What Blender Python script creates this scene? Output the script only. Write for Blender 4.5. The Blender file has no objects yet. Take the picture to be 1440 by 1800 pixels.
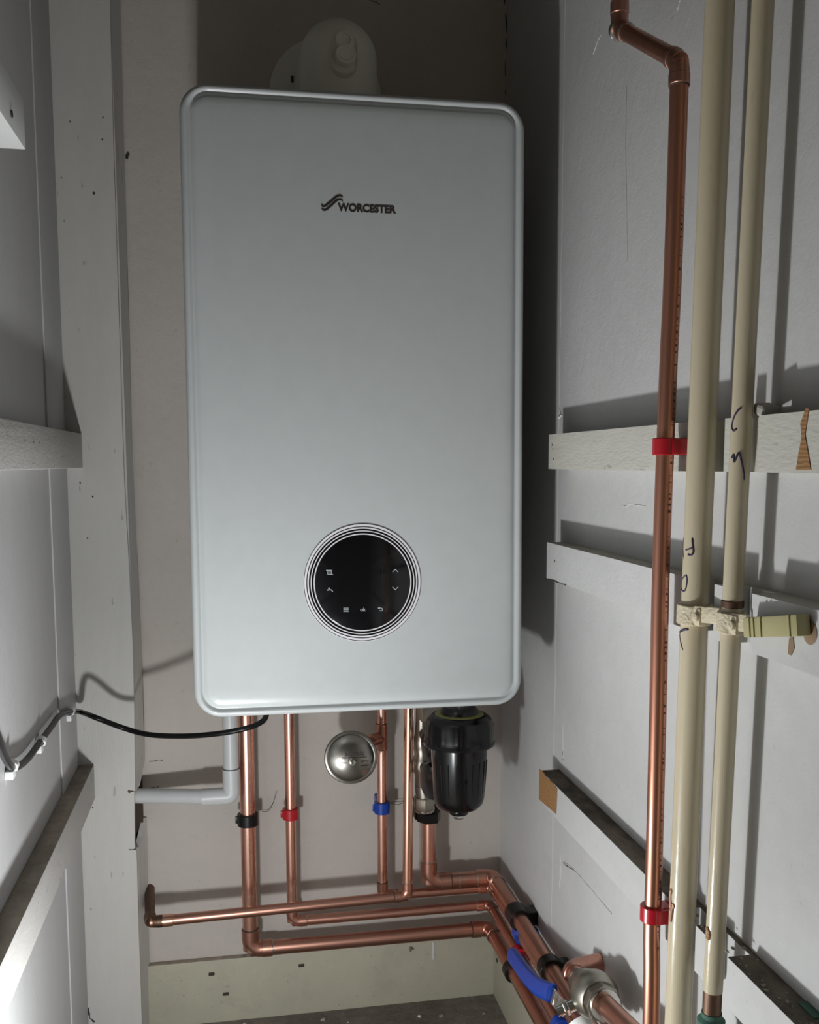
import bpy, bmesh, math, random
from mathutils import Vector, Matrix, Euler
random.seed(7)
PI = math.pi
V = Vector
scene = bpy.context.scene
col = scene.collection

# ---------------------------------------------------------------- camera
FPX, PPX, PPY = 1747.0, 743.0, 1008.0            # focal length and principal point of the 1440x1800 frame
CAM = V((0.052, -1.177, 0.301))
YAW, PITCH = 0.187, -0.110
fwd = V((math.sin(YAW)*math.cos(PITCH), math.cos(YAW)*math.cos(PITCH), math.sin(PITCH)))
rgt = V((math.cos(YAW), -math.sin(YAW), 0))
upv = rgt.cross(fwd)
cam = bpy.data.cameras.new('camera'); cam_o = bpy.data.objects.new('camera', cam); col.objects.link(cam_o)
cam.sensor_fit = 'VERTICAL'; cam.sensor_height = 36; cam.lens = FPX*36/1800
cam.shift_x = (720-PPX)/1800; cam.shift_y = (PPY-900)/1800
cam.clip_start = 0.02
M = Matrix((rgt, upv, -fwd)).transposed().to_4x4(); M.translation = CAM
cam_o.matrix_world = M
scene.camera = cam_o

# ---------------------------------------------------------------- light
w = bpy.data.worlds.new('world'); scene.world = w; w.use_nodes = True
bg = w.node_tree.nodes['Background']; bg.inputs[0].default_value = (1.0, 0.90, 0.68, 1); bg.inputs[1].default_value = 0.075
LAMP = V((-0.015, -0.385, -0.28))
pl = bpy.data.lights.new('work_light', 'POINT'); pl.energy = 7.4; pl.shadow_soft_size = 0.022; pl.color = (0.96, 0.985, 1.0)
plo = bpy.data.objects.new('work_light', pl); plo.location = LAMP; col.objects.link(plo)
sp = bpy.data.lights.new('work_light_beam', 'SPOT'); sp.energy = 13.5; sp.spot_size = math.radians(108); sp.spot_blend = 1.0
sp.shadow_soft_size = 0.022; sp.color = (0.98, 0.985, 1.0)
spo = bpy.data.objects.new('work_light_beam', sp); spo.location = LAMP
spo.rotation_euler = (V((0.28, -0.12, 1.35)) - LAMP).to_track_quat('-Z', 'Y').to_euler(); col.objects.link(spo)

scene.view_settings.view_transform = 'Standard'; scene.view_settings.look = 'None'
scene.view_settings.exposure = 0.0; scene.view_settings.gamma = 1.0; scene.view_settings.use_curve_mapping = False

# ---------------------------------------------------------------- surveying helpers: a point of the photo on a known real plane
def ray(x, y): return fwd + rgt*((x-PPX)/FPX) - upv*((y-PPY)/FPX)
def onX(x, y, X): d = ray(x, y); return CAM + d*((X-CAM.x)/d.x)
def onY(x, y, Y): d = ray(x, y); return CAM + d*((Y-CAM.y)/d.y)
def onZ(x, y, Z): d = ray(x, y); return CAM + d*((Z-CAM.z)/d.z)

# ---------------------------------------------------------------- materials
def new_mat(name):
    m = bpy.data.materials.new(name); m.use_nodes = True
    nt = m.node_tree; b = nt.nodes['Principled BSDF']
    return m, nt, b
def setc(b, c): b.inputs['Base Color'].default_value = (*c, 1)
def noise(nt, scale, detail=4, rough=.6, vec=None, dist=0):
    n = nt.nodes.new('ShaderNodeTexNoise'); n.inputs['Scale'].default_value = scale
    n.inputs['Detail'].default_value = detail; n.inputs['Roughness'].default_value = rough; n.inputs['Distortion'].default_value = dist
    if vec: nt.links.new(vec, n.inputs['Vector'])
    return n
def coords(nt, scale=(1, 1, 1)):
    t = nt.nodes.new('ShaderNodeTexCoord'); mp = nt.nodes.new('ShaderNodeMapping'); mp.inputs['Scale'].default_value = scale
    nt.links.new(t.outputs['Object'], mp.inputs['Vector']); return mp.outputs['Vector']
def ramp(nt, fac, stops):
    r = nt.nodes.new('ShaderNodeValToRGB'); e = r.color_ramp.elements
    while len(e) < len(stops): e.new(.5)
    for k, (p, c) in enumerate(stops): e[k].position = p; e[k].color = (*c, 1) if len(c) == 3 else c
    nt.links.new(fac, r.inputs[0]); return r
def mixc(nt, fac, a, b, mode='MIX'):
    m = nt.nodes.new('ShaderNodeMix'); m.data_type = 'RGBA'; m.blend_type = mode
    for s, v in ((m.inputs[0], fac), (m.inputs[6], a), (m.inputs[7], b)):
        if hasattr(v, 'links'): nt.links.new(v, s)
        elif isinstance(v, (int, float)): s.default_value = v
        else: s.default_value = (*v, 1)
    return m.outputs[2]
def bump(nt, b, h, strength, dist=.001):
    n = nt.nodes.new('ShaderNodeBump'); n.inputs['Strength'].default_value = strength; n.inputs['Distance'].default_value = dist
    nt.links.new(h, n.inputs['Height']); nt.links.new(n.outputs[0], b.inputs['Normal']); return n

def paint(name, c, var=.06, rough=.55, bmp=.35, grain=(1, 1, 1), stain=None, stain_amt=.5, spots=0.0, spec=.3):
    m, nt, b = new_mat(name); v = coords(nt, grain)
    n1 = noise(nt, 6, 5, .6, v); n2 = noise(nt, 55, 5, .65, v); n3 = noise(nt, 420, 2, .5, v)
    lo = tuple(max(0, x*(1-var*1.6)) for x in c); hi = tuple(min(1, x*(1+var)) for x in c)
    r = ramp(nt, n1.outputs[0], [(.3, lo), (.7, hi)])
    out = mixc(nt, .25, r.outputs[0], ramp(nt, n2.outputs[0], [(.35, lo), (.65, hi)]).outputs[0])
    if stain:
        s = ramp(nt, noise(nt, 9, 8, .75, v, .6).outputs[0], [(.56, (0, 0, 0)), (.72, (stain_amt,)*3)])
        out = mixc(nt, s.outputs[0], out, stain)
    scuff = ramp(nt, noise(nt, 24, 10, .8, v, 1.2).outputs[0], [(.60, (0, 0, 0)), (.70, (.22,)*3)])
    out = mixc(nt, scuff.outputs[0], out, tuple(x*.72 for x in c))
    if spots:
        s = ramp(nt, noise(nt, 130, 2, .5, v).outputs[0], [(.70, (0, 0, 0)), (.74, (spots,)*3)])
        out = mixc(nt, s.outputs[0], out, (.06, .05, .045))
    nt.links.new(out, b.inputs['Base Color'])
    b.inputs['Roughness'].default_value = rough; b.inputs['Specular IOR Level'].default_value = spec
    ad = nt.nodes.new('ShaderNodeMath'); ad.operation = 'MULTIPLY_ADD'; ad.inputs[1].default_value = .35
    nt.links.new(n3.outputs[0], ad.inputs[0]); nt.links.new(n2.outputs[0], ad.inputs[2])
    n4 = noise(nt, 14, 6, .7, v, .4); ad2 = nt.nodes.new('ShaderNodeMath'); ad2.operation = 'MULTIPLY_ADD'; ad2.inputs[1].default_value = 1.6
    nt.links.new(n4.outputs[0], ad2.inputs[0]); nt.links.new(ad.outputs[0], ad2.inputs[2])
    bump(nt, b, ad2.outputs[0], bmp, .0022)
    return m
def plain(name, c, rough=.4, metal=0, spec=.5, coat=0, bmp=0, bscale=300, sub=0):
    m, nt, b = new_mat(name); setc(b, c); b.inputs['Roughness'].default_value = rough; b.inputs['Metallic'].default_value = metal
    b.inputs['Specular IOR Level'].default_value = spec; b.inputs['Coat Weight'].default_value = coat
    v = coords(nt); n = noise(nt, 40, 4, .6, v)
    lo = tuple(x*.965 for x in c); nt.links.new(ramp(nt, n.outputs[0], [(.35, lo), (.65, c)]).outputs[0], b.inputs['Base Color'])
    if bmp: bump(nt, b, noise(nt, bscale, 3, .5, v).outputs[0], bmp, .0006)
    return m
def copper(name, a, d, rough=.25, tarn=.5, axis=(1, 1, .15)):
    m, nt, b = new_mat(name); v = coords(nt, axis)
    n = noise(nt, 30, 6, .7, v, .3); n2 = noise(nt, 160, 3, .6, v)
    base = ramp(nt, n.outputs[0], [(.38, a), (.62, tuple(x*.86 for x in a)), (.74, d)])
    sp_ = ramp(nt, n2.outputs[0], [(.66, (0, 0, 0)), (.76, (tarn,)*3)])
    nt.links.new(mixc(nt, sp_.outputs[0], base.outputs[0], d), b.inputs['Base Color'])
    b.inputs['Metallic'].default_value = 1
    rr = nt.nodes.new('ShaderNodeMapRange'); rr.inputs[3].default_value = rough*.75; rr.inputs[4].default_value = rough*1.6
    nt.links.new(n.outputs[0], rr.inputs[0]); nt.links.new(rr.outputs[0], b.inputs['Roughness'])
    bump(nt, b, n2.outputs[0], .08, .0005)
    return m
MT = {}
MT['back'] = paint('back_wall_paint', (.53, .485, .445), .05, .6, .25, stain=(.50, .42, .40), stain_amt=.35, spots=.12)
MT['right'] = paint('right_wall_paint', (.545, .545, .535), .05, .5, .24, stain=(.62, .60, .54), stain_amt=.3, spots=.10)
MT['left'] = paint('left_wall_paint', (.50, .50, .505), .04, .45, .2, grain=(1, 1, .3))
MT['post'] = paint('post_paint', (.56, .55, .52), .05, .5, .28, grain=(1, 1, .25), spots=.35)
MT['batten'] = paint('batten_paint', (.56, .55, .49), .05, .5, .4, grain=(1, .25, 1), spots=.3, stain=(.52, .48, .30), stain_amt=.35)
MT['leftbatten'] = paint('left_batten_paint', (.48, .47, .45), .05, .5, .3, grain=(1, .25, 1), spots=.3)
MT['dust'] = paint('dusty_ledge', (.34, .295, .24), .45, .9, .8, grain=(1, .6, 1), stain=(.045, .038, .03), stain_amt=.9)
MT['dustdark'] = paint('heavy_dust_ledge', (.17, .14, .11), .6, .95, 1, grain=(1, .6, 1), stain=(.03, .025, .02), stain_amt=.95)
MT['dustlight'] = paint('dusty_painted_ledge', (.40, .38, .34), .2, .8, .6, grain=(1, .5, 1), stain=(.09, .08, .06), stain_amt=.9)
MT['skirt'] = paint('skirting_paint', (.46, .44, .345), .06, .5, .3, stain=(.30, .27, .22), stain_amt=.4, spots=.3)
MT['floor'] = paint('dusty_floor', (.19, .165, .14), .35, .9, .9, stain=(.07, .06, .05), stain_amt=.8, spots=.5)
MT['ceiling'] = paint('ceiling_paint', (.12, .11, .09), .05, .7, .2)
MT['cream'] = paint('cream_gloss_paint', (.56, .49, .345), .04, .22, .12, grain=(1, 1, .3), spec=.5, spots=.1)
MT['cream2'] = paint('cream_bracket_paint', (.60, .53, .38), .08, .35, .8, spec=.5)
MT['case'] = plain('white_enamel', (.50, .53, .53), .30, 0, .5, bmp=.10, bscale=650)
MT['casebody'] = plain('white_steel_casing', (.60, .62, .62), .4)
MT['flue'] = plain('flue_white_plastic', (.74, .72, .62), .45)
MT['flue2'] = plain('flue_plug_plastic', (.82, .80, .70), .35)
MT['black_glass'] = plain('black_glass', (.004, .004, .005), .12, 0, .4)
MT['ringwhite'] = plain('ring_white', (.72, .71, .74), .35)
MT['black'] = plain('black_plastic', (.0035, .0035, .004), .20, 0, .45)
MT['blackrib'] = plain('black_clip_plastic', (.005, .005, .005), .36, 0, .32)
MT['logo'] = plain('dark_print', (.035, .025, .022), .5)
MT['icon'] = plain('pale_icon_print', (.55, .60, .64), .5)
MT['dim'] = plain('dim_icon_print', (.03, .03, .033), .5)
MT['cable'] = plain('cable_sheath', (.004, .004, .0045), .33, 0, .3)
MT['whitep'] = plain('white_plastic', (.78, .79, .78), .4)
MT['grey'] = plain('grey_white_pvc', (.56, .58, .58), .38, 0, .5)
MT['red'] = plain('red_plastic', (.42, .008, .018), .28, 0, .5)
MT['blue'] = plain('blue_plastic', (.004, .045, .32), .3, 0, .5)
MT['blueh'] = plain('blue_handle_vinyl', (.003, .040, .30), .35, 0, .4)
MT['chrome'] = plain('chrome', (.62, .61, .57), .16, 1)
MT['nickel'] = plain('nickel_brass', (.36, .34, .29), .38, 1, bmp=.2)
MT['steel'] = plain('stainless_steel', (.27, .26, .235), .24, 1)
MT['solder'] = plain('solder', (.55, .53, .48), .25, 1)
MT['seam'] = plain('dark_joint', (.05, .03, .025), .6)
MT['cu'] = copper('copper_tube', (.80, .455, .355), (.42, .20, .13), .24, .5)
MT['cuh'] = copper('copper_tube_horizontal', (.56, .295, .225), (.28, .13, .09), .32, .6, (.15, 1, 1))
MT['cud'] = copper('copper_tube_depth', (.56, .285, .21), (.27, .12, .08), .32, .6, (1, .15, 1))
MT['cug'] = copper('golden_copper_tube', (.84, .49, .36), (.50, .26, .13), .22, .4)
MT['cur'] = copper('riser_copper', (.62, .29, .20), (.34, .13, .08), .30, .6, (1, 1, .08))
MT['cuf'] = copper('copper_fitting', (.56, .29, .22), (.30, .13, .085), .32, .6, (1, 1, 1))
MT['oldcu'] = copper('tarnished_copper', (.16, .10, .07), (.05, .035, .03), .45, .8)
MT['verdi'] = plain('verdigris', (.05, .12, .09), .7, 0, .3, bmp=.6, bscale=200)
MT['chip'] = plain('chipped_bare_copper', (.30, .16, .09), .5, .3)
MT['ink'] = plain('purple_marker_ink', (.030, .018, .055), .5)
MT['yellow'] = plain('yellowed_plastic', (.42, .38, .19), .35, 0, .5)
MT['yellowr'] = plain('yellow_seal_ring', (.22, .22, .06), .4)
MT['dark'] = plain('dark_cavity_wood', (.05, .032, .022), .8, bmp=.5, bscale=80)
MT['crack'] = plain('crack_dark', (.04, .035, .03), .9)
MT['crackpaint'] = plain('flaked_paint_edge', (.60, .60, .58), .6)
MT['stain'] = plain('brown_stain', (.25, .16, .09), .7)
m, nt, b = new_mat('bare_softwood'); v = coords(nt, (1, 1.2, 2.2))
wv = nt.nodes.new('ShaderNodeTexWave'); wv.inputs['Scale'].default_value = 45; wv.inputs['Distortion'].default_value = 6; wv.inputs['Detail'].default_value = 3
wv.bands_direction = 'Z'; nt.links.new(v, wv.inputs['Vector'])
nt.links.new(ramp(nt, wv.outputs[0], [(.1, (.23, .115, .04)), (.8, (.36, .19, .075))]).outputs[0], b.inputs['Base Color']); b.inputs['Roughness'].default_value = .65
MT['wood'] = m

# ---------------------------------------------------------------- mesh helpers
class MB:
    def __init__(s): s.bm = bmesh.new()
    def box(s, lo, hi, bev=0, mi=0, seg=2):
        lo, hi = V(lo), V(hi); c = (lo+hi)/2; d = hi-lo
        g = bmesh.ops.create_cube(s.bm, size=1, matrix=Matrix.Translation(c) @ Matrix.Diagonal((*d, 1)))
        fs = set(f for v_ in g['verts'] for f in v_.link_faces)
        for f in fs: f.material_index = mi
        if bev:
            es = list(set(e for v_ in g['verts'] for e in v_.link_edges))
            bmesh.ops.bevel(s.bm, geom=es, offset=bev, segments=seg, affect='EDGES', profile=.6, clamp_overlap=True)
        return s
    def obox(s, c, ax, ay, az, size, bev=0):
        c = V(c); ax, ay, az = V(ax).normalized(), V(ay).normalized(), V(az).normalized()
        R3 = Matrix((ax, ay, az)).transposed().to_4x4(); T = Matrix.Translation(c) @ R3 @ Matrix.Diagonal((*size, 1))
        g = bmesh.ops.create_cube(s.bm, size=1, matrix=T)
        if bev:
            es = list(set(e for v_ in g['verts'] for e in v_.link_edges))
            bmesh.ops.bevel(s.bm, geom=es, offset=bev, segments=2, affect='EDGES', profile=.6, clamp_overlap=True)
        return s
    def loops(s, loops, close=True, cap0=True, cap1=True, mi=0):
        vs = [[s.bm.verts.new(p) for p in L] for L in loops]; n = len(vs[0])
        for a, b_ in zip(vs[:-1], vs[1:]):
            for k in range(n if close else n-1):
                f = s.bm.faces.new((a[k], a[(k+1) % n], b_[(k+1) % n], b_[k])); f.material_index = mi
        if cap0: s.bm.faces.new(vs[0][::-1]).material_index = mi
        if cap1: s.bm.faces.new(vs[-1]).material_index = mi
        return s
    def tube(s, pts, r, n=24, cap=True):
        pts = [V(p) for p in pts]; rs = r if isinstance(r, (list, tuple)) else [r]*len(pts)
        L = []; prev = None
        for k, p in enumerate(pts):
            t = (pts[min(k+1, len(pts)-1)]-pts[max(k-1, 0)]).normalized()
            if prev is None: a = t.orthogonal().normalized()
            else: a = (prev - t*prev.dot(t)).normalized()
            prev = a; b_ = t.cross(a)
            L.append([p + (a*math.cos(2*PI*j/n)+b_*math.sin(2*PI*j/n))*rs[k] for j in range(n)])
        return s.loops(L, True, cap, cap)
    def lathe(s, prof, o, axis, n=48, cap=True, ref=None, lobes=None):
        o = V(o); ax = V(axis).normalized(); a = (V(ref).normalized() if ref else ax.orthogonal().normalized()); a = (a-ax*a.dot(ax)).normalized(); b_ = ax.cross(a)
        L = []
        for r_, h in prof:
            L.append([o+ax*h+(a*math.cos(2*PI*j/n)+b_*math.sin(2*PI*j/n))*(max(r_, 1e-5)*(lobes(j, r_, h) if lobes else 1)) for j in range(n)])
        return s.loops(L, True, cap, cap)
    def hexn(s, o, axis, r_, h, ref=None):
        return s.lathe([(r_*.93, 0), (r_, h*.12), (r_, h*.88), (r_*.93, h)], o, axis, 6, ref=ref)
    def ring(s, c, axis, ri, ro, w_, n=48, a0=0, a1=2*PI, ref=None):
        c = V(c); ax = V(axis).normalized(); a = (V(ref) if ref else ax.orthogonal()); a = (a-ax*a.dot(ax)).normalized(); b_ = ax.cross(a)
        full = abs(a1-a0-2*PI) < 1e-6; m_ = n if full else n+1; L = []
        for k in range(m_):
            t = a0+(a1-a0)*k/n; d = a*math.cos(t)+b_*math.sin(t); e = min(.0006, w_*.2)
            L.append([c+d*ri-ax*w_/2, c+d*(ro-e)-ax*w_/2, c+d*ro-ax*(w_/2-e), c+d*ro+ax*(w_/2-e), c+d*(ro-e)+ax*w_/2, c+d*ri+ax*w_/2])
        if full: L.append(L[0])
        vs = [[s.bm.verts.new(p) for p in X] for X in (L[:-1] if full else L)]
        if full: vs.append(vs[0])
        for p_, q_ in zip(vs[:-1], vs[1:]):
            for j in range(6): s.bm.faces.new((p_[j], p_[(j+1) % 6], q_[(j+1) % 6], q_[j]))
        if not full: s.bm.faces.new(vs[0][::-1]); s.bm.faces.new(vs[-1])
        return s
    def prism(s, poly, d):
        poly = [V(p) for p in poly]; d = V(d)
        return s.loops([poly, [p+d for p in poly]])
    def build(s, name, mats, parent=None, off=None, smooth=True, angle=40):
        me = bpy.data.meshes.new(name)
        bmesh.ops.recalc_face_normals(s.bm, faces=s.bm.faces[:])
        if off is None: off = ROOT.get(parent.name, V((0, 0, 0))) if parent else V((0, 0, 0))
        if off.length: bmesh.ops.translate(s.bm, verts=s.bm.verts[:], vec=-off)
        s.bm.to_mesh(me); s.bm.free()
        for m_ in (mats if isinstance(mats, (list, tuple)) else [mats]): me.materials.append(MT[m_] if isinstance(m_, str) else m_)
        if smooth:
            me.polygons.foreach_set('use_smooth', [True]*len(me.polygons)); me.set_sharp_from_angle(angle=math.radians(angle))
        o = bpy.data.objects.new(name, me); col.objects.link(o)
        if parent: o.parent = parent; ROOT[o.name] = off
        return o
ROOT = {}
def thing(name, label, cat, loc, group=None, rot=None):
    o = bpy.data.objects.new(name, None); col.objects.link(o); o.empty_display_size = .02
    o.location = V(loc); o['label'] = label; o['category'] = cat
    if group: o['group'] = group
    if rot: o.rotation_euler = rot
    ROOT[o.name] = V(loc); return o
def tag(o, label, cat, group=None):
    o['label'] = label; o['category'] = cat
    if group: o['group'] = group
    return o
def struct(o): o['kind'] = 'structure'; return o
def fillet(pts, r, n=10):
    pts = [V(p) for p in pts]; out = [pts[0]]
    for a, p, b_ in zip(pts[:-2], pts[1:-1], pts[2:]):
        u = (a-p).normalized(); v_ = (b_-p).normalized(); ang = u.angle(v_)
        if ang > PI-.02: out.append(p); continue
        t = min(r/math.tan(ang/2), (a-p).length*.49, (b_-p).length*.49); rr = t*math.tan(ang/2)
        c = p+(u+v_).normalized()*(rr/math.sin(ang/2)); s0 = p+u*t; s1 = p+v_*t
        d0 = s0-c; d1 = s1-c; tot = d0.angle(d1); axis = d0.cross(d1).normalized()
        for k in range(n+1): out.append(c+Matrix.Rotation(tot*k/n, 3, axis) @ d0)
    out.append(pts[-1]); return out
def smooth_path(pts, n=10):
    pts = [V(p) for p in pts]; P = [pts[0]*2-pts[1]]+pts+[pts[-1]*2-pts[-2]]; out = []
    for i in range(1, len(P)-2):
        for k in range(n):
            t = k/n; a, b_, c, d = P[i-1], P[i], P[i+1], P[i+2]
            out.append(.5*((2*b_)+(c-a)*t+(2*a-5*b_+4*c-d)*t*t+(3*b_-a-3*c+d)*t**3))
    out.append(pts[-1]); return out
def text_mesh(txt, size, name, bold=0.0, sx=1.0, depth=.0003):
    cu = bpy.data.curves.new('tmp_text', 'FONT'); cu.body = txt; cu.size = size; cu.offset = bold; cu.extrude = depth; cu.align_x = 'LEFT'
    cu.resolution_u = 4
    o = bpy.data.objects.new('tmp_text', cu); col.objects.link(o)
    dg = bpy.context.evaluated_depsgraph_get(); me = bpy.data.meshes.new_from_object(o.evaluated_get(dg)); me.name = name
    col.objects.unlink(o); bpy.data.objects.remove(o); bpy.data.curves.remove(cu)
    me.transform(Matrix.Diagonal((sx, 1, 1, 1))); return me

def top_dirty(o):
    for p in o.data.polygons:
        if p.normal.z > .8: p.material_index = 1

# ---------------------------------------------------------------- room shell
YB, XR, XL, ZF, ZT = 0.310, 0.460, -0.173, -0.552, 1.45
YF = -1.25
wb = struct(MB().box((-0.22, YB, ZF-.02), (XR+.03, YB+.03, ZT)).build('wall_back', 'back', smooth=False))
wr = struct(MB().box((XR, YF, ZF-.02), (XR+.03, YB+.03, ZT)).build('wall_right', 'right', smooth=False))
wl = struct(MB().box((XL-.03, YF, ZF-.02), (XL, YB, ZT)).build('wall_left', 'left', smooth=False))
struct(MB().box((XL-.03, YF, ZF-.03), (XR+.03, YB+.03, ZF)).build('floor', 'floor', smooth=False))
struct(MB().box((XL-.03, YF, ZT), (XR+.03, YB+.03, ZT+.03)).build('ceiling', 'ceiling', smooth=False))
# flat strip on the left wall beside the post, and the filler ridge on the right wall where masonry meets boarding
struct(MB().box((XL, .121, ZF), (XL+.0022, .2495, ZT-.001), .0008).build('trim_1', 'left'))
mb = MB(); rp = [V((XR, .046+.0012*math.sin(k*1.7), ZT-.02-k*(ZT-.04-ZF)/60)) for k in range(61)]
mb.tube(rp, [.0004+.0004*abs(math.sin(k*2.3)) for k in range(61)], 6)
struct(mb.build('trim_2', 'right'))

# cracks and scars of the right wall and the back corner (children of their wall)
def crack(parent, pts, r_, mat='crack', name='crack'):
    q = []
    for a, b_ in zip(pts[:-1], pts[1:]):
        for k in range(5): q.append(a.lerp(b_, k/5)+V((0, random.uniform(-1, 1), random.uniform(-1, 1)))*r_*.9*(1 if k else 0))
    q.append(pts[-1])
    MB().tube(q, [r_*random.uniform(.4, 1.2) for _ in q], 5).build(name, mat, parent)
crack(wr, [onX(x, y, XR) for x, y in ((992, 1514), (1004, 1524), (1020, 1540), (1044, 1568), (1076, 1606))], .0003)
crack(wr, [onX(x, y, XR) for x, y in ((990, 1516), (996, 1522), (1008, 1528))], .0008)
crack(wr, [onX(x, y, XR) for x, y in ((985, 1500), (986, 1530), (984, 1560))], .0012, 'crackpaint', 'flaked_paint')
crack(wr, [onX(x, y, XR) for x, y in ((989, 1272), (990, 1300), (990, 1333))], .0013, 'crackpaint', 'flaked_paint')
crack(wr, [onX(x, y, XR) for x, y in ((990, 1318), (990, 1336))], .0010)
crack(wr, [onX(x, y, XR) for x, y in ((984, 718), (987, 730), (983, 736))], .0018, 'crackpaint', 'flaked_paint')
crack(wr, [onX(x, y, XR) for x, y in ((1096, 892), (1110, 886), (1135, 890))], .0008, 'crackpaint', 'flaked_paint')
crack(wr, [onX(x, y, XR) for x, y in ((1190, 20), (1194, 8), (1196, 0))], .0009, 'crackpaint', 'flaked_paint')
crack(wr, [onX(x, y, XR) for x, y in ((1043, 95), (1052, 70), (1058, 60))], .0007, 'crackpaint', 'flaked_paint')
crack(wr, [onX(x, y, XR) for x, y in ((1102, 150), (1100, 260), (1104, 460))], .0003)
crack(wb, [onY(x, y, YB) for x, y in ((887, 0), (891, 50), (888, 120), (889, 165))], .0011)
crack(wb, [onY(x, y, YB) for x, y in ((260, 1388), (268, 1385), (279, 1383))], .0009)
crack(wb, [onY(x, y, YB) for x, y in ((262, 1339), (274, 1337), (287, 1336))], .0007)
crack(wb, [onY(x, y, YB) for x, y in ((650, 1), (662, 4), (668, 8))], .0006)

# skirting boards
SK = -0.4515
bb = struct(MB().box((-.094, .298, ZF), (XR, YB, SK), .0012, 0).build('baseboard_back', ['skirt', 'dust'])); top_dirty(bb)
br_ = struct(MB().box((.4475, -1.0, ZF), (XR, .2975, SK-.004), .0012).build('baseboard_right', 'skirt'))
for x, y in ((372, 1712), (397, 1747), (530, 1697)):
    p = onY(x, y, .298); MB().box(p-V((.0045, .0012, .0025)), p+V((.0045, .0008, .0025)), .0008).build('wall_plug', 'dark', bb)
p = onY(722, 1665, .298); MB().tube([p, p-V((.002, .012, 0))], .0018, 10).build('nail', 'nickel', bb)
p = onY(762, 1655, .2975); MB().box(p+V((-.002, -.0008, -.030)), p+V((.002, .0004, 0)), .0004).build('paint_run', 'crackpaint', bb)
p = onX(874, 1688, .447); MB().box(p-V((.001, .002, .003)), p+V((.001, .002, .003)), .0006).build('wall_plug', 'dark', br_)
# rubble on the floor at the foot of the back skirting
for k in range(14):
    x = random.uniform(-.05, .43); y_ = random.uniform(.20, .29); s_ = random.uniform(.0012, .0035)
    m_ = MB(); m_.obox((x, y_, ZF+s_*.4), (1, random.uniform(-1, 1), .2), (-random.uniform(-1, 1), 1, 0), (0, .2, 1), (s_*2, s_*1.3, s_), s_*.2)
    o = m_.build('plaster_crumb', 'crackpaint' if k % 3 == 0 else 'dust'); tag(o, 'tiny plaster crumb on the dusty floor below the back skirting', 'debris', 'crumbs on the floor')

# ---------------------------------------------------------------- boxed corner post on the left
pf = [(190, 0), (197, 300), (205, 600), (212.5, 600), ]
front_r = [(191, -60), (193, 0), (200, 280), (209, 560), (218, 840), (227, 1000), (233, 1130), (236, 1250), (237.5, 1390)]
front_r2 = [(236, 1391), (237, 1492)]
front_r3 = [(240, 1493), (244, 1640), (247, 1720), (250, 1830)]
back_e = [(211, -60), (212, 0), (219, 280), (227, 560), (234, 840), (243, 1000), (249, 1130), (253, 1250)]
def pY(q, Y): return onY(q[0], q[1], Y)
top_z = ZT-.001
fr = [pY(q, .25) for q in front_r+front_r2+front_r3]; fr[0].z = top_z; fr[-1].z = ZF+.0005
post = struct(bpy.data.objects.new('trim_3', None)); col.objects.link(post); post.location = (-.135, .25, ZF); ROOT[post.name] = V(post.location)
lf = [V((XL+.0005, .25, ZF+.0005)), V((XL+.0005, .25, top_z))]
MB().prism(lf+fr, (0, .010, 0)).build('front_board', 'post', post, smooth=False)
def side_board(fs, bs):
    mb = MB(); F_ = [pY(q, .2602) for q in fs]; B_ = [pY(q, .306) for q in bs]; t = V((-.007, 0, 0))
    for a, b_ in ((F_, B_),):
        a = [V((pY(q, .25).x-.0006, .2602, pY(q, .25).z)) for q in fs]
        mb.loops([[p for p in a]+[p for p in b_[::-1]], [p+t for p in a]+[p+t for p in b_[::-1]]])
    return mb
s1f = list(front_r); s1b = list(back_e)
# upper side board: ends in a ragged slanting cut above the waste pipe
a = [V((pY(q, .25).x-.0006, .2602, pY(q, .25).z)) for q in front_r]; a[0].z = top_z
b1 = [pY(q, .306) for q in back_e]; b1[0].z = top_z
cut = [pY((254.5, 1338), .306), pY((251, 1352), .296), pY((249, 1366), .288), pY((246, 1380), .277), pY((241, 1388), .268)]
loop = a+cut[::-1]+b1[::-1]
MB().loops([loop, [p+V((-.006, 0, 0)) for p in loop]]).build('side_board', 'post', post, smooth=False)
a = [V((pY(q, .25).x-.0006, .2602, pY(q, .25).z)) for q in front_r3]; a[-1].z = ZF+.0005
b2 = [pY(q, .306) for q in ((257.5, 1437), (259, 1500), (262, 1650), (265, 1800))]; b2[-1].z = ZF+.0005
cut2 = [pY((253.5, 1450), .298), pY((249, 1470), .285), pY((244, 1490), .268)]
loop = a+b2[::-1]+cut2
MB().loops([loop, [p+V((-.006, 0, 0)) for p in loop]]).build('side_board', 'post', post, smooth=False)
mb = MB(); mb.box((-.150, .268, -.30), (-.118, .300, -.05), .001); mb.box((-.115, .3005, -.27), (-.0905, .3095, -.10), .001)  # dark wood stud; second box is a lining added to keep the hole dark
mb.build('stud_and_dark_lining', 'dark', post)
crack(post, [pY(q, .2495) for q in ((226, 1390), (231, 1391), (236, 1391))], .0009, name='saw_cut')
crack(post, [pY(q, .2495) for q in ((227, 1493), (232, 1494), (239, 1493))], .0008, name='saw_cut')
crack(post, [pY(q, .2495) for q in ((226, 1390), (229, 1394))], .0016, 'stain', name='glue_spot')
for x, y, s_ in ((165, 340, 1.7), (123, 214, .9), (181, 207, .9), (180, 246, 1), (108, 313, .7), (113, 389, .7), (141, 849, 1.2), (163, 873, 1.1), (154, 946, .9), (160, 1598, .8), (163, 1420, 1.0)):
    p = pY((x, y), .2497); MB().lathe([(.0002, 0), (.0009*s_, 0), (.0010*s_, -.0003), (.0005*s_, -.0008)], p, (0, 1, 0), 10).build('dent', 'dark', post)
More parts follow.
